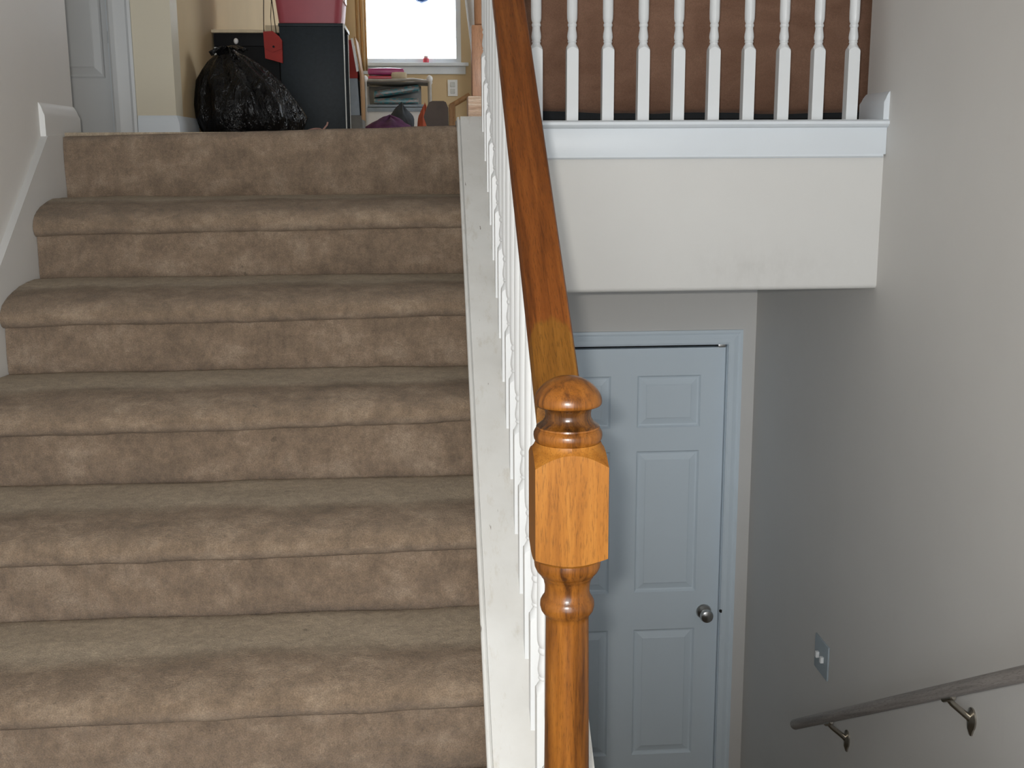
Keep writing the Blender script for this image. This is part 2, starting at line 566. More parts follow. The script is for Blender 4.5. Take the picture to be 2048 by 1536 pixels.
# upper hall and room
XS = -0.963
struct('wall_hall', MB().box(-2.3, -2.04, 1.05, 1.17, FLZ, UP).box(-1.178, XS, 1.05, 1.17, FLZ, UP).box(-2.04, -1.178, 1.05, 1.17, 2.02, UP), 'cream_warm', 'cream hall wall stub beside the white upstairs door')
struct('wall_room_left', MB().box(XS - 0.12, XS, 1.17, 5.42, FLZ, UP), 'tan_wall', 'tan wall receding behind the black bag')
WX0, WX1, WZ0, WZ1 = -0.515, 0.188, 0.555, 1.91
struct('wall_far', MB().box(XS - 0.1, WX0, 5.3, 5.42, FLZ, UP).box(WX1, 2.7, 5.3, 5.42, FLZ, UP).box(WX0, WX1, 5.3, 5.42, FLZ, WZ0).box(WX0, WX1, 5.3, 5.42, WZ1, UP), 'tan_wall', 'tan far wall around the bright window')
struct('wall_room_right', MB().box(2.7, 2.8, 0.0, 2.4, FLZ, UP).box(2.7, 2.8, 3.9, 5.42, FLZ, UP).box(2.7, 2.8, 2.4, 3.9, FLZ, 0.6).box(2.7, 2.8, 2.4, 3.9, 1.85, UP), 'tan_wall', 'tan wall at the side of the upper room with added light opening')  # the opening is added to let in extra sky light
struct('wall_hall_side', MB().box(-2.4, -2.3, 0.0, 1.2, FLZ, UP), 'cream', 'cream end wall of the upstairs hall')
struct('wall_hall_front', MB().box(-2.4, XL - 0.12, 0.05, 0.172, FLZ, UP).box(XR + 0.12, 2.8, 0.0, 0.147, FLZ, UP), 'cream', 'cream walls returning from the stairwell')

# window
wn = struct('window_1', MB().box(WX0, WX0 + 0.035, 5.32, 5.40, WZ0, WZ1).box(WX1 - 0.035, WX1, 5.32, 5.40, WZ0, WZ1).box(WX0 + 0.035, WX1 - 0.035, 5.32, 5.40, WZ0, WZ0 + 0.035).box(WX0 + 0.035, WX1 - 0.035, 5.32, 5.40, WZ1 - 0.035, WZ1).box(WX0 + 0.035, WX1 - 0.035, 5.33, 5.39, 1.23, 1.265), 'white', 'bright overexposed window in the far wall')
MB().box(WX0 + 0.03, WX1 - 0.03, 5.355, 5.36, WZ0 + 0.03, 1.235).build('pane', 'glass', wn)
MB().box(WX0 + 0.03, WX1 - 0.03, 5.355, 5.36, 1.26, WZ1 - 0.03).build('pane', 'glass', wn)
MB().box(WX0 - 0.05, WX1 + 0.05, 5.255, 5.33, WZ0 - 0.02, WZ0 + 0.004, 0.004).build('window_sill', 'white', wn)
MB().box(WX0 - 0.03, WX1 + 0.03, 5.285, 5.30, WZ0 - 0.075, WZ0 - 0.02, 0.004).build('apron', 'white', wn)


# ---- doors (six raised panels)
def panel_door(name, x0, x1, z0, z1, yf, cols, rows, mat, label, thick=0.035):
    """front face on plane y=yf; rows/cols give panel extents; sunk moulding with a raised field"""
    d = MB()
    xs = [x0] + [e for c in cols for e in c] + [x1]
    zs = [z0] + [e for r in rows for e in r] + [z1]
    # stiles and rails as a slab with recesses: fill cells that are not panels
    for i in range(len(xs) - 1):
        for j in range(len(zs) - 1):
            if i % 2 == 1 and j % 2 == 1:
                continue
            d.box(xs[i], xs[i + 1], yf, yf + thick, zs[j], zs[j + 1])
    bm = bmesh.new()
    me = bpy.data.meshes.new(name)
    me.from_pydata(d.v, [], d.f)
    bm.from_mesh(me)
    bmesh.ops.remove_doubles(bm, verts=list(bm.verts), dist=1e-5)
    seen = {}
    for f in list(bm.faces):
        key = tuple(sorted(v.index for v in f.verts))
        seen.setdefault(key, []).append(f)
    dead = [f for fs in seen.values() if len(fs) > 1 for f in fs]
    bmesh.ops.delete(bm, geom=dead, context='FACES_ONLY')
    bmesh.ops.recalc_face_normals(bm, faces=list(bm.faces))
    bm.to_mesh(me)
    bm.free()
    me.materials.append(M[mat])
    o = bpy.data.objects.new(name, me)
    COL.objects.link(o)
    tag(o, label, None, None, 'structure')
    for (a, b) in cols:
        for (lo, hi) in rows:
            p = MB()
            def ring(ins, dy):
                return [(a + ins, yf + dy, lo + ins), (b - ins, yf + dy, lo + ins), (b - ins, yf + dy, hi - ins), (a + ins, yf + dy, hi - ins)]
            p.rings([ring(0, 0.03), ring(0, 0.0005), ring(0.007, 0.009), ring(0.013, 0.0105), ring(0.036, 0.004), ring(0.040, 0.0015)], True)
            p.build('panel', mat, o, 12)
    return o


def casing(parent, x0, x1, z0, z1, yf, wd, name='casing', mat='white_door'):
    prof = [(0, 0), (0, 0.011), (0.008, 0.015), (0.022, 0.015), (0.03, 0.012), (wd - 0.018, 0.009), (wd - 0.01, 0.013), (wd, 0.011), (wd, 0)]
    # frame swept round the opening: left jamb, head, right jamb with mitres
    rg = []
    path = [((x0, z0), (-1, 0)), ((x0, z1), (-1, 1)), ((x1, z1), (1, 1)), ((x1, z0), (1, 0))]
    for (px, pz), (dx, dz) in path:
        rg.append([(px + dx * u, yf - h, pz + dz * u) for u, h in prof])
    return MB().rings(rg).build(name, mat, parent, 20)


d1 = panel_door('door_1', DX0 + 0.003, DX1 - 0.003, LOW + 0.012, -0.838, YD + 0.022, [(0.371, 0.631), (0.737, 0.993)], [(-2.585, -2.020), (-1.857, -1.257), (-1.160, -0.948)], 'white_door', 'white six-panel door at the foot of the lower stairs')
casing(d1, DX0 + 0.0, DX1, LOW, DZ1, YD, 0.057)
MB().box(DX0, DX1, YD + 0.06, YD + 0.07, DZ1 - 0.012, DZ1).build('head_gap', 'black', d1)
MB().box(DX0 - 0.002, DX0 + 0.0015, YD + 0.0, YD + 0.11, LOW, DZ1).box(DX1 - 0.0015, DX1 + 0.002, YD, YD + 0.11, LOW, DZ1).box(DX0, DX1, YD, YD + 0.11, DZ1 - 0.001, DZ1 + 0.002).build('jamb', 'white_door', d1)
MB().box(1.055, 1.083, YD + 0.002, YD + 0.02, DZ1 - 0.014, DZ1 - 0.001, 0.002).build('catch', 'brass', d1)
kb = MB()
rg = []
for yy, rr in [(0.0, 0.031), (-0.004, 0.032), (-0.010, 0.028), (-0.013, 0.013), (-0.030, 0.012), (-0.036, 0.020), (-0.045, 0.0265), (-0.056, 0.0275), (-0.066, 0.024), (-0.071, 0.012), (-0.072, 0.002)]:
    rg.append([(1.030 + rr * math.cos(2 * math.pi * j / 24), YD + 0.022 + yy, -1.948 + rr * math.sin(2 * math.pi * j / 24)) for j in range(24)])
kb.rings(rg).build('knob', 'brass', d1)['label'] = 'round brushed metal knob'
MB().tube([(1.094, YD - 0.009, -1.936), (1.094, YD - 0.014, -1.936)], 0.007, 10).build('strike_hole', 'black', d1)
d2 = panel_door('door_2', -2.03, -1.185, FLZ + 0.01, 2.01, 1.085, [(-1.93, -1.655), (-1.545, -1.208)], [(0.188, 0.80), (0.93, 1.55), (1.66, 1.90)], 'white_hall', 'white panelled door at the head of the stairs')
# the wide right panel of the hall door sits under one casing leg
casing(d2, -2.04, -1.178, FLZ, 2.02, 1.05, 0.08, 'casing', 'white_hall')
MB().box(-2.05, -2.036, 1.05, 1.16, FLZ, 2.02).box(-1.182, -1.176, 1.05, 1.16, FLZ, 2.02).build('jamb', 'white_door', d2)
MB().box(-1.1835, -1.179, 1.053, 1.082, 0.305, 0.345).build('strike_plate', 'strap', d2)


struct('wall_light_block', MB().box(DX0 - 0.1, DX1 + 0.1, YD + 0.125, YD + 0.2, LOW, -0.47), 'dark_cloth', 'added dark panel blocking light behind the lower door')  # unseen panel added to stop sky light leaking round the door
struct('wall_light_block_upper', MB().box(-2.2, -1.1, 1.175, 1.25, FLZ, UP), 'dark_cloth', 'added dark panel blocking light behind the upstairs door')  # same kind of added light block, behind the upstairs door


# ---- baseboards
def baseboard(name, poly_path, z0, h, th, label, side):
    """poly_path: list of (x, y) along the wall line; th offset to the given normal list"""
    prof = [(0, 0), (th, 0), (th, h * 0.62), (th * 0.75, h * 0.72), (th * 0.55, h * 0.84), (th * 0.2, h * 0.97), (0, h)]
    rg = []
    for (x, y), (nx, ny) in poly_path:
        rg.append([(x + nx * u, y + ny * u, z0 + zz) for u, zz in prof])
    return struct(name, MB().rings(rg), 'white', label)


bbl = baseboard('baseboard_left', [((XL, -0.125), (1, 0)), ((XL, 0.172), (1, 1)), ((XL - 0.10, 0.172), (0, 1))], FLZ - 0.012, 0.085, 0.014, 'white baseboard wrapping the wall end at the stair head', 1)
bbl.data.materials[0] = M['white_dirty_shaded']
baseboard('baseboard_right', [((XR, -0.022), (-1, 0)), ((XR, 0.147), (-1, 1)), ((XR + 0.10, 0.147), (0, 1))], 0.006, 0.076, 0.016, 'white baseboard end beside the landing railing', -1)
baseboard('baseboard_hall', [((-1.096, 1.05), (0, -1)), ((XS, 1.05), (1, -1)), ((XS, 1.4), (1, 0))], FLZ, 0.078, 0.012, 'white baseboard on the cream hall wall stub', 1)
baseboard('baseboard_far', [((XS, 5.3), (0, -1)), ((2.7, 5.3), (0, -1))], FLZ, 0.08, 0.012, 'white baseboard under the far window', 1)

# ---- left skirt board
sk = []
for y, z in [(0.0, FLZ - 0.005), (-0.125, FLZ - 0.012), (-1.70, FLZ - 0.012 - 0.7115 * 1.575)]:
    sk.append((y, z))
pol = sk + [(-1.70, LAND), (-0.0, LAND)]
struct('trim_1', MB().prism_x(pol, XL, -W - 0.0006), 'white_dirty_shaded', 'white sloping skirt board along the left side of the stairs')

# ---- fascia and ledge of the landing
fa = struct('trim_2', MB().box(0.165, XR, -0.016, 0.0, -0.090, -0.012, 0.003), 'white', 'white fascia board below the landing railing')
MB().prism_x([(0.10, 0.006), (-0.024, 0.006), (-0.031, 0.001), (-0.031, -0.006), (-0.026, -0.012), (-0.017, -0.016), (0.10, -0.016)], 0.165, XR).build('ledge', 'white', fa)
MB().prism_x([(0.0, -0.088), (-0.017, -0.088), (-0.0175, -0.094), (-0.012, -0.0985), (0.0, -0.0985)], 0.165, XR - 0.008).build('bead', 'white', fa)

# ---- sloping cap of the knee wall
def cap_sec(y):
    f = min(1, max(0, -y / 1.8))
    xl = 0.001 - 0.0095 * f
    z = capz(y)
    return [(xl, y, z - 0.032), (xl, y, z - 0.004), (xl + 0.002, y, z - 0.0015), (xl + 0.0065, y, z - 0.0015), (xl + 0.0070, y, z - 0.009), (xl + 0.0092, y, z - 0.009), (xl + 0.0098, y, z), (0.160, y, z), (0.164, y, z - 0.004), (0.164, y, z - 0.032)]
rg = [cap_sec(-1.83 + 1.79 * i / 30) for i in range(31)]
e = [(x, 0.09, z - (capz(-0.04) - 0.010)) for x, _, z in [(p[0], p[1], p[2]) for p in rg[-1]]]
lastz = capz(-0.04)
rg.append([(x, -0.02, z - 0.006 + 0.0) for x, y, z in rg[-1]])
rg.append([(x, 0.10, z) for x, y, z in rg[-1]])
struct('trim_3', MB().rings(rg), 'white_worn', 'worn white sloping cap board under the stair balusters')

# ------------------------------------------------------------------ carpeted stairs
st = empty('staircase', 'carpeted beige staircase rising to the upper floor', 'staircase')
NOSE = [(-0.012, -0.010), (0.0, -0.006), (0.012, 0.0), (0.05, 0.001), (0.10, 0.0), (0.16, -0.0005), (0.205, -0.003), (0.235, -0.007), (0.262, -0.0135), (0.281, -0.022), (0.294, -0.034), (0.3005, -0.047), (0.300, -0.058), (0.2945, -0.067), (0.285, -0.073), (0.2715, -0.075)]


def tread(k):
    y0, z0 = -T * (k - 1), -H * k
    nx = 70
    # finer profile
    pr = []
    for a, b in zip(NOSE, NOSE[1:]):
        n = 2
        for i in range(n):
            pr.append((a[0] + (b[0] - a[0]) * i / n, a[1] + (b[1] - a[1]) * i / n))
    pr.append(NOSE[-1])

    def fn(u, v):
        x = -W + (W + 0.009) * u
        d, dz = pr[min(len(pr) - 1, int(round(v * (len(pr) - 1))))]
        s = (x / W)
        wgt = max(0, min(1, (d - 0.12) / 0.13))
        # trodden centre droops a touch, the nose runs a little down to the left
        q = fbm(x * 5, d * 9 + k * 7, k * 3.1) * 0.0035 + fbm(x * 40, d * 60 + k, 2.2) * 0.0012
        zz = z0 + dz + 0.011 * s * wgt + q
        yy = y0 - d + fbm(x * 6, k * 5.0, dz * 30) * 0.002 * wgt
        # pinch in at the skirt
        return (x, yy, zz)
    arc = [0.0]
    for a, b in zip(pr, pr[1:]):
        arc.append(arc[-1] + math.hypot(b[0] - a[0], b[1] - a[1]))
    m = MB().grid(fn, nx, len(pr) - 1)
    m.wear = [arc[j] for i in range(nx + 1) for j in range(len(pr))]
    return m


def riser(k, top=False):
    """face under tread k (k = 0 is the upper floor edge)"""
    nx, nz = 70, 18
    if top:
        def fn(u, v):
            x = -W + (W + 0.009) * u
            zt = -0.031 + 0.026 * (x + W) / W + 0.0025 * fbm(x * 7, 1.0, 0)
            q = fbm(x * 6, v * 3, 9.0) * 0.003 + fbm(x * 40, v * 20, 4.0) * 0.001
            if v < 0.72:
                a = v / 0.72
                return (x, -0.004 - 0.006 * math.sin(a * math.pi) * 0.6 + q, -H - 0.004 + (zt - 0.022 + H + 0.004) * a)
            a = (v - 0.72) / 0.28
            if a < 0.7:
                th = a / 0.7 * math.pi / 2
                return (x, -0.004 + 0.022 * (1 - math.cos(th)) + q * (1 - a), zt - 0.022 + 0.022 * math.sin(th))
            return (x, 0.018 + 0.12 * (a - 0.7) / 0.3, zt - (zt - FLZ + 0.001) * (a - 0.7) / 0.3 if zt > FLZ else zt + (FLZ - 0.001 - zt) * (a - 0.7) / 0.3)
        return MB().grid(fn, nx, nz)
    y0 = -T * k
    z1, z0 = -H * k - 0.060, -H * (k + 1) - 0.011

    def fn(u, v):
        x = -W + (W + 0.009) * u
        q = fbm(x * 5, v * 3 + k * 4, 5.0) * 0.0035 + fbm(x * 40, v * 20 + k, 4.0) * 0.001
        bulge = -0.009 * math.sin(min(1, v * 1.1) ** 0.55 * math.pi * 0.95) + 0.002 * max(0, 1 - v * 12)
        return (x, y0 + bulge + q, z0 + (z1 - z0) * v)
    return MB().grid(fn, nx, nz)


riser(0, True).build('riser', 'carpet_riser', st)
for k in range(1, 7):
    tm = tread(k)
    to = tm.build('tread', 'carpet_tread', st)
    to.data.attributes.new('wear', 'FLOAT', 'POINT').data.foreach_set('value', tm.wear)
    riser(k).build('riser', 'carpet_riser', st)
# core under the carpet so nothing shows through
core = []
for k in range(0, 7):
    core.append((-T * k + 0.02, -H * k - 0.03 - (0.0 if k else 0.03)))
    core.append((-T * k + 0.02, -H * (k + 1) - 0.03))
core = core + [(0.03, -H * 7 - 0.03)]
MB().prism_x(core, -W, 0.008).build('core', 'carpet_riser', st)

# lower flight (below the picture)
lf = empty('lower_staircase', 'carpeted flight going down to the lower door', 'staircase')
for k in range(8):
    y0 = -1.62 + 0.2713 * k
    z = LAND - 0.19 * (k + 1)
    if k < 7:
        MB().box(0.155, XR - 0.002, y0 - 0.01, y0 + 0.30, z - 0.06, z, 0.012).build('tread', 'carpet_tread', lf)
    MB().box(0.155, XR - 0.002, y0 - 0.03, y0 - 0.011, z, z + 0.135, 0.004).build('riser', 'carpet_riser', lf)

# ------------------------------------------------------------------ stair railing
BH = 0.016
def bal_prof(z0, top):
    """square foot up to zs then turned up to top"""
    zs = 0.19
    p = [(z0, 0.03), (0.0, 0.03), (0.10, 0.03), (zs - 0.004, 0.0235), (zs, 0.0215), (zs + 0.004, 0.0185), (zs + 0.008, 0.0155), (zs + 0.013, 0.0125), (zs + 0.017, 0.0108), (zs + 0.019, 0.0108), (zs + 0.0205, 0.0125), (zs + 0.0225, 0.0125), (zs + 0.0245, 0.0112), (zs + 0.029, 0.0128), (zs + 0.035, 0.0136), (zs + 0.043, 0.0128), (zs + 0.052, 0.0112), (zs + 0.060, 0.0104), (zs + 0.062, 0.0118), (zs + 0.0655, 0.0127), (zs + 0.069, 0.0118), (zs + 0.071, 0.0106), (zs + 0.076, 0.0128), (zs + 0.083, 0.0140), (zs + 0.10, 0.0144), (zs + 0.28, 0.0138), (top, 0.0105)]
    return p


rl = empty('stair_railing', 'stair railing with white balusters, brown oak handrail and golden oak newel post', 'railing')
RC = 0.845                     # height of the rail top above z = .7 y
RX = 0.081
bme = MB().lathe(bal_prof(-0.02, RC - CAPC - 0.005 - 0.7 * 0.016), 0, 0, 24, BH).mesh('baluster', 'white_gloss', 30)
for i in range(16):
    yf = -0.100 - 0.1075 * i
    inst('baluster', bme, rl, (RX + 0.0015, yf + 0.016, capz(yf)))
# handrail section (x offset, height below top), swept along the slope
hs = [(-0.029, -0.046), (-0.0305, -0.030), (-0.0305, -0.008), (-0.028, -0.003), (-0.023, -0.0008), (-0.010, 0.0), (0.010, 0.0), (0.023, -0.0008), (0.028, -0.003), (0.0305, -0.008), (0.0305, -0.030), (0.029, -0.046)]
rg = []
for i in range(41):
    y = -1.776 + (1.776 + 0.02) * i / 40
    rg.append([(RX + a, y, 0.7004 * y + RC + b) for a, b in hs])
MB().rings(rg).build('handrail', 'oak_rail', rl)['label'] = 'dark brown oak handrail worn pale near the newel post'
NX, NY = 0.0855, -1.82
def arch(z0, r0, z1, r1, n=14):
    return [(z0 + (z1 - z0) * i / n, r0 + (r1 - r0) * i / n) for i in range(n + 1)]


blk = [(-0.5925, 0.0415), (-0.5915, 0.0428), (-0.590, 0.0440)] + arch(-0.5885, 0.0455, -0.579, 0.0644) + [(-0.578, 0.07), (-0.52, 0.07), (-0.463, 0.07)] + arch(-0.4618, 0.0644, -0.4455, 0.0455, 18) + [(-0.4430, 0.0436), (-0.4400, 0.0422), (-0.4375, 0.0415)]
nb = MB().lathe(blk, NX, NY, 48, 0.0455).build('newel_post', 'oak_block', rl, 22)
nb['label'] = 'golden oak newel post block with arched faces'
fin = [(-0.4385, 0.0400), (-0.4362, 0.0412), (-0.4335, 0.0428), (-0.4295, 0.0434), (-0.4255, 0.0430), (-0.4225, 0.0415), (-0.4212, 0.0400), (-0.4205, 0.0395), (-0.4195, 0.0402), (-0.4175, 0.0396), (-0.4150, 0.0362), (-0.4115, 0.0318), (-0.4070, 0.0292), (-0.4020, 0.0286), (-0.3970, 0.0297), (-0.3935, 0.0320), (-0.3918, 0.0345), (-0.3914, 0.0390), (-0.3905, 0.0412), (-0.3885, 0.0424), (-0.3855, 0.0426), (-0.3815, 0.0420), (-0.3765, 0.0401), (-0.3715, 0.0368), (-0.3665, 0.0322), (-0.3620, 0.0265), (-0.3583, 0.0200), (-0.3558, 0.0130), (-0.3545, 0.0060), (-0.3542, 0.0005)]
MB().lathe(fin[:10], NX, NY, 48).build('newel_ring', 'oak_turned', nb, 50)
MB().lathe(fin[9:18], NX, NY, 48).build('newel_neck', 'oak_dark', nb, 50)
MB().lathe(fin[17:], NX, NY, 48).build('newel_finial', 'oak_turned', nb, 50)['label'] = 'mushroom shaped turned oak finial'
sh = [(-1.12, 0.030), (-1.0, 0.0310), (-0.90, 0.0300), (-0.80, 0.0290), (-0.71, 0.0283), (-0.675, 0.0280), (-0.6690, 0.0286), (-0.6665, 0.0308), (-0.6620, 0.0338), (-0.6560, 0.0352), (-0.6500, 0.0348), (-0.6455, 0.0325), (-0.6420, 0.0300), (-0.6360, 0.0288), (-0.6290, 0.0290), (-0.6215, 0.0305), (-0.6175, 0.0322), (-0.6160, 0.0338), (-0.6145, 0.0340), (-0.6130, 0.0355), (-0.6085, 0.0395), (-0.6030, 0.0420), (-0.5975, 0.0428), (-0.5910, 0.0420)]
MB().lathe(sh, NX, NY, 40).build('newel_shaft', 'oak_turned', nb, 50)
MB().lathe([(LAND, 0.07), (-1.16, 0.07), (-1.14, 0.06), (-1.12, 0.045), (-1.11, 0.032)], NX, NY, 40, 0.0455).build('newel_foot', 'oak_block', nb, 22)

# ------------------------------------------------------------------ landing railing
lr = empty('landing_railing', 'white baluster railing across the upper landing with an oak corner newel', 'railing')
bme2 = MB().lathe(bal_prof(-0.003, 0.845), 0, 0, 24, BH).mesh('landing_baluster', 'white_gloss', 30)
for i in range(10):
    inst('baluster', bme2, lr, (0.2235 + 0.09865 * i, 0.036, 0.006))
MB().box(0.11, XR - 0.002, 0.010, 0.066, 0.840, 0.890, 0.010).build('handrail', 'oak_rail', lr)
NTX, NTY = 0.0835, 0.075
tn = MB().box(NTX - 0.036, NTX + 0.036, NTY - 0.036, NTY + 0.036, 0.07, 0.262, 0.003).build('newel_post', 'oak_far', lr)
MB().box(NTX - 0.049, NTX + 0.049, NTY - 0.046, NTY + 0.049, 0.004, 0.074, 0.004).build('newel_plinth', 'oak_plinth', tn)
MB().lathe([(0.262, 0.022), (0.266, 0.027), (0.30, 0.0275), (0.45, 0.027), (0.62, 0.026), (0.64, 0.03), (0.66, 0.0265), (0.68, 0.036), (0.70, 0.036)], NTX, NTY, 24).build('newel_shaft', 'oak_far', tn, 50)
MB().box(NTX - 0.045, NTX + 0.045, NTY - 0.045, NTY + 0.045, 0.70, 0.92, 0.003).build('newel_block', 'oak_far', tn)
MB().lathe([(z + 1.373, r) for z, r in fin], NTX, NTY, 24).build('newel_finial', 'oak_far', tn, 50)

# ------------------------------------------------------------------ right wall fittings
wh = empty('wall_handrail', 'grey handrail on small metal brackets sloping down the right wall', 'handrail')
RWX = 1.139
hs2 = [(0.021 * math.cos(2 * math.pi * j / 16), 0.021 * math.sin(2 * math.pi * j / 16)) for j in range(16)]
p0, p1 = Vector((RWX, 0.335, -2.003)), Vector((RWX, -1.75, -0.738))
MB().tube([tuple(p0.lerp(p1, i / 20)) for i in range(21)], 0.0175, 16).build('rail', 'grey_rail', wh)
for y in (0.025, -0.745):
    f = (y - 0.335) / (-1.75 - 0.335)
    z = p0.z + (p1.z - p0.z) * f
    b = MB()
    # round rose on the wall, arm rising to the rail, saddle under it
    rose = []
    for dx, r in ((0.0, 0.024), (0.004, 0.024), (0.008, 0.015), (0.011, 0.009)):
        rose.append([(XR - dx, y + r * math.cos(2 * math.pi * j / 20) * 0.9, z - 0.078 + r * 1.25 * math.sin(2 * math.pi * j / 20) - (0.012 if math.sin(2 * math.pi * j / 20) < -0.9 else 0)) for j in range(20)])
    br = MB().rings(rose).build('bracket', 'bracket', wh)
    MB().tube([(XR - 0.004, y, z - 0.078), (XR - 0.012, y, z - 0.070), (RWX + 0.010, y, z - 0.034), (RWX + 0.003, y, z - 0.026), (RWX, y, z - 0.018)], [0.009, 0.0085, 0.0075, 0.007, 0.007], 10).build('arm', 'bracket', br)
    d = (p1 - p0).normalized()
    MB().tube([tuple(Vector((RWX, y, z - 0.021)) + d * s) for s in (-0.03, -0.027, 0.027, 0.03)], [0.005, 0.0075, 0.0075, 0.005], 10).build('saddle', 'bracket', br)

sw = empty('light_switch', 'two-toggle light switch plate low on the right stairwell wall', 'light switch')
SY0, SY1, SZ0, SZ1 = 0.214, 0.340, -1.790, -1.672
MB().box(XR - 0.0065, XR - 0.0002, SY0, SY1, SZ0, SZ1, 0.0025).build('plate', 'plate', sw)
for y in (0.256, 0.300):
    MB().prism_x([(y - 0.006, -1.742), (y + 0.006, -1.742), (y + 0.006, -1.722), (y - 0.006, -1.722)], XR - 0.017, XR - 0.006).build('toggle', 'plate_white', sw)

# ------------------------------------------------------------------ sofa behind the landing railing
sf = empty('sofa', 'brown suede sofa seen from behind through the landing balusters', 'sofa')


def cushion(x0, x1, y0, y1, z0, z1, amp=0.012, n=20, seed=0, bul=0.015):
    bm = bmesh.new()
    bmesh.ops.create_cube(bm, size=1)
    bmesh.ops.subdivide_edges(bm, edges=list(bm.edges), cuts=n, use_grid_fill=True)
    for v in bm.verts:
        c = v.co * 2
        # rounded box
        p = Vector(((x0 + x1) / 2 + v.co.x * (x1 - x0), (y0 + y1) / 2 + v.co.y * (y1 - y0), (z0 + z1) / 2 + v.co.z * (z1 - z0)))
        r = min(x1 - x0, y1 - y0, z1 - z0) * 0.22
        q = Vector((max(x0 + r, min(x1 - r, p.x)), max(y0 + r, min(y1 - r, p.y)), max(z0 + r, min(z1 - r, p.z))))
        dlt = p - q
        if dlt.length > 1e-6:
            p = q + dlt.normalized() * min(dlt.length, r) if dlt.length > r else p
        nrm = Vector((c.x ** 7, c.y ** 7, c.z ** 7))
        if nrm.length > 1e-6:
            nrm.normalize()
        e = (1 - min(1, abs(c.x)) ** 4 * (abs(c.x) < 0.999)) * (1 - min(1, abs(c.z)) ** 4 * (abs(c.z) < 0.999))
        p += nrm * (bul * e + amp * noise.fractal(Vector((p.x * 4 + seed, p.y * 4, p.z * 5)), 1.0, 2.0, 4))
        v.co = p
    bm.verts.index_update()
    m = MB().add([v.co[:] for v in bm.verts], [[v.index for v in f.verts] for f in bm.faces])
    bm.free()
    return m


cushion(0.20, 1.95, 0.34, 0.56, 0.045, 0.86, 0.010).build('backrest', 'sofa', sf, 60)
cushion(0.42, 1.75, 0.56, 1.15, 0.05, 0.42, 0.008, seed=3).build('seat', 'sofa', sf, 60)
cushion(0.19, 0.42, 0.50, 1.17, 0.045, 0.60, 0.008, 14, seed=5).build('arm', 'sofa', sf, 60)
cushion(1.75, 1.97, 0.50, 1.17, 0.045, 0.60, 0.008, 14, seed=7).build('arm', 'sofa', sf, 60)
MB().box(0.23, 1.92, 0.365, 1.13, 0.02, 0.06).build('base', 'dark_cloth', sf)
for x in (0.28, 1.87):
    for y in (0.40, 1.08):
        MB().box(x - 0.03, x + 0.03, y - 0.03, y + 0.03, FLZ, 0.025, 0.004).build('leg', 'blackwood', sf)

# ------------------------------------------------------------------ things in the upper room
# rubbish bag
bgt = empty('rubbish_bag', 'full black plastic rubbish bag slumped at the head of the stairs', 'bag')
BX, BY = -0.752, 1.42
prof = [(0.0, 0.10), (0.006, 0.150), (0.03, 0.180), (0.08, 0.196), (0.13, 0.190), (0.18, 0.172), (0.22, 0.148), (0.26, 0.112), (0.29, 0.083), (0.312, 0.055), (0.325, 0.030)]
rg = []
for i, (z, r) in enumerate(prof):
    pr2 = []
    N = 120
    for j in range(N):
        a = 2 * math.pi * j / N
        f = z / 0.325
        pl = 1 + (0.045 + 0.13 * f) * math.sin(13 * a + 1.8 * math.sin(2 * a) + 2.5 * z / 0.3) * 0.5 + 0.10 * fbm(math.cos(a) * 1.8, math.sin(a) * 1.8, z * 9)
        # lean: the neck sits towards the left, the right flank runs out low
        cx = BX - 0.075 * f ** 1.2
        low = 1 + 0.10 * max(0, math.cos(a)) * (1 - f)
        pr2.append((cx + r * pl * low * math.cos(a), BY + r * pl * 0.86 * math.sin(a), FLZ + z))
    rg.append(pr2)
MB().rings(rg).build('body', 'bag', bgt, 70)
# twisted neck with floppy ends
nk = MB()
cx = BX - 0.075
nk.lathe([(FLZ + 0.30, 0.06), (FLZ + 0.325, 0.034), (FLZ + 0.336, 0.02), (FLZ + 0.345, 0.022)], cx, BY, 18)
nk.build('knot', 'bag', bgt, 70)
for k, (dx, dz, ln) in enumerate([(0.055, 0.012, 0.09), (-0.045, 0.004, 0.07), (0.03, -0.012, 0.11), (0.075, -0.035, 0.10)]):
    e = MB()
    def fn(u, v, dx=dx, dz=dz, k=k):
        ww = 0.012 + 0.035 * u
        x = cx + dx * u * 1.1 + (v - 0.5) * ww * 0.7
        y = BY - 0.02 - 0.03 * u + (v - 0.5) * ww + 0.012 * math.sin(6 * v + k)
        z = FLZ + 0.338 + dz * u * 1.6 - 0.03 * u * u + 0.008 * math.sin(9 * v + 2 * k)
        return (x, y, z)
    e.grid(fn, 8, 8)
    eo = e.build('loose_end', 'bag', bgt, 80)
    s = eo.modifiers.new('thickness', 'SOLIDIFY')
    s.thickness = 0.0025

# black bedside cabinet with one drawer
ns = empty('bedside_cabinet', 'black bedside cabinet with white drawer knob behind the rubbish bag', 'cabinet')
MB().box(-0.958, -0.682, 1.868, 2.22, FLZ + 0.05, 0.420).build('body', 'blackwood', ns)
MB().box(-0.964, -0.676, 1.845, 2.23, 0.420, 0.4325, 0.002).build('top', 'card', ns)
dr = MB().box(-0.952, -0.688, 1.850, 1.868, 0.366, 0.416, 0.002).build('drawer', 'blackwood', ns)
MB().sphere((-0.862, 1.838, 0.385), (0.010, 0.010, 0.0125)).build('knob', 'plate_white', dr)
MB().box(-0.952, -0.688, 1.852, 1.868, 0.06, 0.360, 0.002).build('door', 'blackwood', ns)
MB().box(-0.955, -0.944, 1.846, 1.852, 0.320, 0.362, 0.001).build('hinge', 'edge', ns)
for x in (-0.94, -0.70):
    for y in (1.89, 2.20):
        MB().box(x - 0.014, x + 0.014, y - 0.014, y + 0.014, FLZ, FLZ + 0.052).build('leg', 'blackwood', ns)

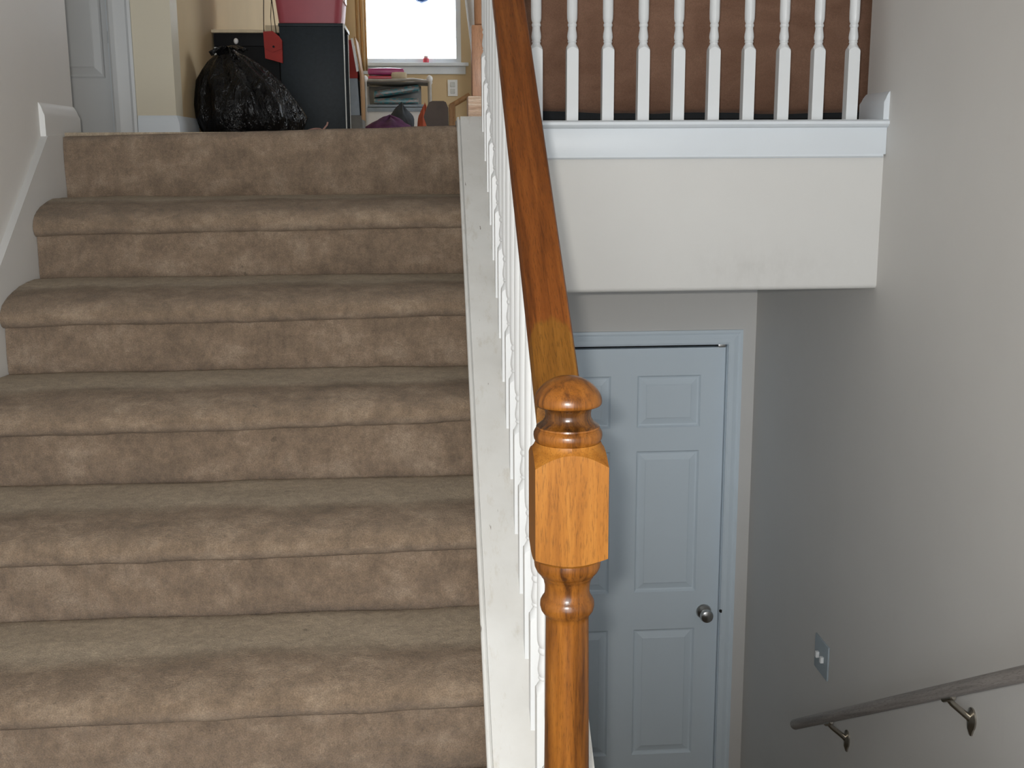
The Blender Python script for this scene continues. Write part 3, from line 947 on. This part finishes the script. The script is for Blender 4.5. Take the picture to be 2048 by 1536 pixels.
# blue-black cupboard standing sideways
cb = empty('cupboard', 'blue-black laminate cupboard with painted edge highlights under the pink bin', 'cabinet')
MB().box(-0.672, -0.413, 1.75, 1.766, FLZ + 0.012, 0.436, 0.002).build('side_panel', 'navy', cb)
MB().box(-0.672, -0.415, 2.07, 2.086, FLZ + 0.012, 0.436, 0.002).build('side_panel', 'navy', cb)
MB().box(-0.672, -0.660, 1.766, 2.07, FLZ + 0.012, 0.436).build('back_panel', 'navy', cb)
MB().box(-0.675, -0.410, 1.746, 2.09, 0.436, 0.448, 0.002).build('top', 'navy', cb)
MB().box(-0.660, -0.43, 1.766, 2.07, FLZ + 0.03, FLZ + 0.045).build('bottom', 'navy', cb)
MB().box(-0.436, -0.426, 1.772, 2.066, FLZ + 0.045, 0.43).build('door', 'navy', cb)
MB().box(-0.4125, -0.4085, 1.746, 1.7665, FLZ + 0.014, 0.4475, 0.001).build('edge_highlight', 'edge', cb)  # pale strips paint the window's highlights onto the panel edges
MB().box(-0.4095, -0.4065, 1.7665, 2.09, 0.4335, 0.4485, 0.001).build('edge_highlight', 'edge', cb)
MB().box(-0.4145, -0.4115, 2.068, 2.087, FLZ + 0.014, 0.436, 0.001).build('edge_highlight', 'edge', cb)
for gx in (-0.425, -0.66):
    for gy in (1.758, 2.06):
        MB().box(gx, gx + 0.03, gy, gy + 0.02, FLZ, FLZ + 0.013).build('glide', 'edge', cb)

# small cream box at the corner of the tops
MB().box(-0.742, -0.676, 1.86, 1.95, 0.4327, 0.452, 0.002).build('cream_box', 'card')
tag(bpy.data.objects['cream_box'], 'flat cream box on the black bedside cabinet beside pink bin', 'box')

# pink storage bin
pb = empty('pink_bin', 'pink plastic storage bin on top of the blue-black cupboard', 'bin')
pbm = MB()
rgs = []
for z, g in [(0.449, 0.012), (0.452, 0.004), (0.47, 0.002), (0.60, -0.012), (0.62, -0.014), (0.622, -0.020), (0.632, -0.020)]:
    x0, x1, y0, y1 = -0.682 + g, -0.420 - g, 1.775 + g, 2.06 - g
    c = 0.03
    ring = []
    for (cx2, cy2, a0) in ((x1 - c, y1 - c, 0), (x0 + c, y1 - c, 90), (x0 + c, y0 + c, 180), (x1 - c, y0 + c, 270)):
        for i in range(6):
            a = math.radians(a0 + 18 * i)
            ring.append((cx2 + c * math.cos(a), cy2 + c * math.sin(a), z))
    rgs.append(ring)
pbm.rings(rgs).build('tub', 'pink', pb, 50)
MB().box(-0.69, -0.41, 1.765, 2.07, 0.6325, 0.648, 0.006).build('lid', 'pink_white', pb)
MB().box(-0.418, -0.408, 1.84, 1.99, 0.545, 0.575, 0.004).build('handle', 'pink_white', pb)

# red shoulder bag hung in front of the cupboard by its strap
hb = empty('red_purse', 'small red purse hanging by a thin dark strap from the pink bin', 'purse')
MB().rings([[(-0.7325, y, 0.4085), (-0.694, y, 0.4105), (-0.672, y, 0.392), (-0.659, y, 0.376), (-0.660, y, 0.288), (-0.730, y, 0.307)] for y in (1.722, 1.728, 1.742, 1.746)]).build('pouch', 'red', hb, 30)
MB().rings([[(-0.7325, y, 0.412), (-0.694, y, 0.414), (-0.670, y, 0.394), (-0.6585, y, 0.378), (-0.660, y, 0.345), (-0.698, y, 0.330), (-0.731, y, 0.350)] for y in (1.717, 1.7215)]).build('flap', 'red', hb, 30)
MB().tube([(-0.693, 1.716, 0.352), (-0.693, 1.711, 0.352)], 0.0045, 12).build('clasp', 'blackwood', hb)
pts = []
for i in range(25):
    s = i / 24
    if s < 0.5:
        a = s / 0.5
        pts.append((-0.732 + 0.004 * math.sin(a * 2) + 0.028 * a ** 2, 1.735 - 0.006 * math.sin(a * 3), 0.410 + 0.245 * math.sin(a * math.pi / 2)))
    else:
        a = (s - 0.5) / 0.5
        pts.append((-0.704 + 0.010 * a + 0.012 * a * a, 1.735 + 0.02 * math.sin(a * math.pi), 0.655 - 0.25 * a))
MB().tube(pts, 0.0021, 6).build('strap', 'strap', hb)
MB().tube([(-0.700, 1.728, 0.408), (-0.701, 1.727, 0.47), (-0.696, 1.73, 0.53), (-0.700, 1.742, 0.655)], 0.0017, 6).build('strap', 'strap', hb)

# looped cord on the floor by the cupboard
pts = [(-0.515 + 0.035 * math.cos(a), 1.36 + 0.03 * math.sin(a), FLZ + 0.006 + 0.016 * (1 + math.sin(a * 1.0 + 0.4))) for a in [i * 0.3 for i in range(20)]] + [(-0.46, 1.36, FLZ + 0.05), (-0.456, 1.36, FLZ + 0.062)]
tag(MB().tube(pts, 0.0035, 6).build('looped_cord', 'pinkcord'), 'pinkish looped cord lying in front of the cupboard', 'cord')

# leaning red board with white edge behind the cupboard
lb = empty('leaning_board', 'red panel with white edging leaning beyond the cupboard', 'board')
def lean(y0, y1, prof_, name, mat):
    return MB().prism_y(prof_, y0, y1).build(name, mat, lb, 20)
lean(2.36, 2.60, [(-0.437, 0.44), (-0.415, 0.44), (-0.391, 0.295), (-0.391, 0.268), (-0.437, 0.268)], 'panel', 'red')
lean(2.345, 2.36, [(-0.417, 0.446), (-0.407, 0.446), (-0.386, 0.300), (-0.395, 0.296)], 'edging', 'plate_white')
lean(2.36, 2.62, [(-0.403, 0.456), (-0.397, 0.452), (-0.3735, 0.29), (-0.3735, 0.08), (-0.379, 0.08), (-0.381, 0.288)], 'frame', 'honey')
lean(2.37, 2.60, [(-0.440, 0.268), (-0.393, 0.268), (-0.386, 0.10), (-0.440, 0.10)], 'lower_panel', 'bluegrey')
MB().box(-0.44, -0.374, 2.37, 2.61, FLZ, 0.10, 0.004).build('foot', 'grey_cloth', lb)

# grey tube-framed rack
rk = empty('storage_rack', 'grey tube-framed rack with white knobs under the far window', 'rack')
for x in (-0.418, -0.050):
    for y in (3.60, 3.92):
        MB().tube([(x, y, FLZ), (x, y, 0.335)], 0.011, 10).build('post', 'grey_tube', rk)
        MB().sphere((x, y, 0.342), (0.018, 0.018, 0.020)).build('cap', 'plate_white', rk)
for y in (3.60, 3.92):
    MB().tube([(-0.418, y, 0.335), (-0.32, y, 0.333), (-0.15, y, 0.338), (-0.050, y, 0.328)], 0.009, 8).build('rail', 'grey_tube', rk)
for x in (-0.418, -0.050):
    MB().tube([(x, 3.60, 0.325), (x, 3.92, 0.325)], 0.009, 8).build('rail', 'grey_tube', rk)
def fn(u, v):
    return (-0.418 + 0.36 * u, 3.61 + 0.30 * v, 0.327 - 0.012 * math.sin(math.pi * u) * math.sin(math.pi * v))
so = MB().grid(fn, 12, 8).build('top_sheet', 'grey_cloth', rk, 60)
so.modifiers.new('thickness', 'SOLIDIFY').thickness = 0.006
def fn(u, v):
    return (-0.412 + 0.312 * u, 3.92, 0.19 + 0.13 * v)
so = MB().grid(fn, 4, 4).build('back_sheet', 'grey_cloth', rk, 60)
so.modifiers.new('thickness', 'SOLIDIFY').thickness = 0.006
MB().box(-0.440, -0.085, 3.595, 3.93, 0.186, 0.200, 0.003).build('shelf', 'bluegrey', rk)
MB().box(-0.440, -0.090, 3.60, 3.92, 0.02, 0.184, 0.006).build('drawer', 'plate_white', rk)
MB().box(-0.440, -0.090, 3.592, 3.60, 0.160, 0.182, 0.002).build('drawer_lip', 'bluegrey', rk)
# packs on the shelf
for k, (x0, x1, z0, z1, y, rotk, lab) in enumerate([(-0.37, -0.12, 0.207, 0.236, 3.64, 0.0, 'flat teal wrapped pack lying on the rack shelf'), (-0.37, -0.115, 0.242, 0.278, 3.66, 0.14, 'tilted blue pack with pale print on the rack shelf')]):
    m = cushion(x0, x1, y, y + 0.16, z0, z1, 0.004, 8, seed=k * 4, bul=0.004)
    m.v = [(a, b, c + rotk * (a - x0)) for a, b, c in m.v]
    tag(m.build('wrapped_pack', 'teal_pack', None, 60), lab, 'pack', 'packs on the storage rack')
tag(cushion(-0.40, -0.215, 3.66, 3.84, 0.345, 0.362, 0.003, 8, bul=0.004).build('pink_folder', 'red_jar', None, 60), 'pinkish red flat case on the rack top', 'case')
tag(cushion(-0.40, -0.20, 3.66, 3.82, 0.373, 0.404, 0.003, 8, seed=2, bul=0.004).build('magenta_case', 'magenta', None, 60), 'magenta plastic case on top of the red case', 'case')
tag(cushion(-0.262, -0.185, 3.615, 3.648, 0.347, 0.376, 0.004, 8, seed=2, bul=0.006).build('cream_pouch', 'card', None, 60), 'small cream pouch at the front of the rack top', 'pouch')
# heap of clothes
def heap(cx3, cy3, rx, ry, hh, seed):
    rg3 = []
    for i in range(13):
        f = i / 12
        ring = []
        for j in range(36):
            a = 2 * math.pi * j / 36
            r = max(0.01, (1 - f ** 2.6) ** 0.75)
            nn = 1 + 0.28 * fbm(math.cos(a) * 1.5 + seed, math.sin(a) * 1.5, f * 2)
            ring.append((cx3 + rx * r * nn * math.cos(a) + 0.02 * f, cy3 + ry * r * nn * math.sin(a), FLZ + 0.002 + hh * f * (1 + 0.15 * fbm(math.cos(a) * 2, math.sin(a) * 2, seed + f))))
        rg3.append(ring)
    return MB().rings(rg3)
tag(heap(-0.285, 3.10, 0.15, 0.15, 0.135, 1).build('purple_garment', 'purple_cloth', None, 70), 'dark purple crumpled garment on the floor before the rack', 'clothes')
tag(heap(-0.228, 3.37, 0.082, 0.07, 0.205, 6).build('charcoal_garment', 'dark_grey_cloth', None, 70), 'charcoal crumpled garment heaped behind the purple one', 'clothes')
tag(heap(-0.100, 3.30, 0.034, 0.05, 0.205, 9).build('orange_garment', 'orange_cloth', None, 70), 'narrow orange-red cloth standing at the end of the heap', 'clothes')

# little brown padded chair
ch = empty('child_chair', 'small dark brown padded chair with honey wood frame near the newel', 'chair')
MB().prism_y([(-0.088, 0.10), (-0.072, 0.145), (-0.060, 0.168), (-0.045, 0.174), (0.010, 0.174), (0.022, 0.168), (0.033, 0.140), (0.034, 0.02), (-0.060, 0.02), (-0.075, 0.06)], 2.58, 2.66).build('backrest', 'brown_pad', ch, 20)
MB().box(-0.07, 0.03, 2.66, 2.86, 0.06, 0.10, 0.012).build('seat', 'brown_pad', ch)
MB().box(0.036, 0.068, 2.58, 2.62, FLZ, 0.158, 0.004).build('post', 'honey', ch)
MB().tube([(0.045, 2.60, 0.150), (0.075, 2.60, 0.166), (0.14, 2.60, 0.204)], 0.013, 10).build('arm', 'honey', ch)
for x in (-0.065, 0.022):
    for y in (2.60, 2.84):
        MB().box(x - 0.012, x + 0.012, y - 0.012, y + 0.012, FLZ, 0.065, 0.002).build('leg', 'honey', ch)
MB().box(0.125, 0.15, 2.58, 2.62, FLZ, 0.20, 0.004).build('post', 'honey', ch)

# far wall fittings
ol = empty('wall_outlet', 'white wall outlet on the far wall right of the rack', 'outlet')
MB().box(0.088, 0.158, 5.293, 5.2995, 0.328, 0.442, 0.002).build('plate', 'plate_white', ol)
for z in (0.362, 0.408):
    MB().box(0.107, 0.139, 5.290, 5.294, z - 0.017, z + 0.017, 0.004).build('socket', 'edge', ol)


def drape(name, x0t, x1t, x0b, x1b, z0, z1, y, waves, mat, label, cat):
    def fn(u, v):
        a = x0t + (x0b - x0t) * (1 - v)
        b = x1t + (x1b - x1t) * (1 - v)
        x = a + (b - a) * u
        return (x, y + 0.014 * math.sin(u * waves * 2 * math.pi) + 0.006 * math.sin(v * 5 + u * 3), z0 + (z1 - z0) * v)
    o = MB().grid(fn, 40, 24).build(name, mat, None, 70)
    o.modifiers.new('thickness', 'SOLIDIFY').thickness = 0.003
    return tag(o, label, cat)


drape('tan_curtain', -0.560, -0.480, -0.550, -0.475, 0.50, 2.0, 5.235, 2.5, 'curtain_tan', 'narrow tan curtain at the left edge of the bright window', 'curtain')
drape('white_curtain', 0.095, 0.42, 0.305, 0.46, 0.20, 2.0, 5.20, 4, 'curtain_white', 'white curtain swept aside right of the bright window', 'curtain')
MB().tube([(-0.62, 5.225, 2.0), (0.50, 5.225, 2.0)], 0.012, 10).build('curtain_rod', 'grey_tube')
tag(bpy.data.objects['curtain_rod'], 'thin rod above the far window carrying the curtains', 'curtain rod')

om = empty('hanging_ornament', 'blue pointed ornament hanging in front of the bright window', 'ornament')
MB().lathe([(0.950, 0.0015), (0.956, 0.016), (0.964, 0.038), (0.975, 0.051), (0.995, 0.060), (1.03, 0.066), (1.07, 0.056), (1.10, 0.03), (1.112, 0.006)], -0.085, 5.21, 24).build('body', 'blue', om, 60)
MB().tube([(-0.085, 5.21, 1.11), (-0.085, 5.215, 1.6), (-0.085, 5.22, 1.99)], 0.0015, 6).build('string', 'strap', om)
rj = empty('red_jar', 'tiny red jar standing on the far window sill', 'jar')
MB().lathe([(0.5592, 0.018), (0.562, 0.021), (0.588, 0.021), (0.594, 0.014)], -0.064, 5.285, 16).build('body', 'red_jar', rj, 40)
MB().lathe([(0.594, 0.016), (0.604, 0.016), (0.606, 0.012)], -0.064, 5.285, 16).build('lid', 'pink_white', rj, 40)
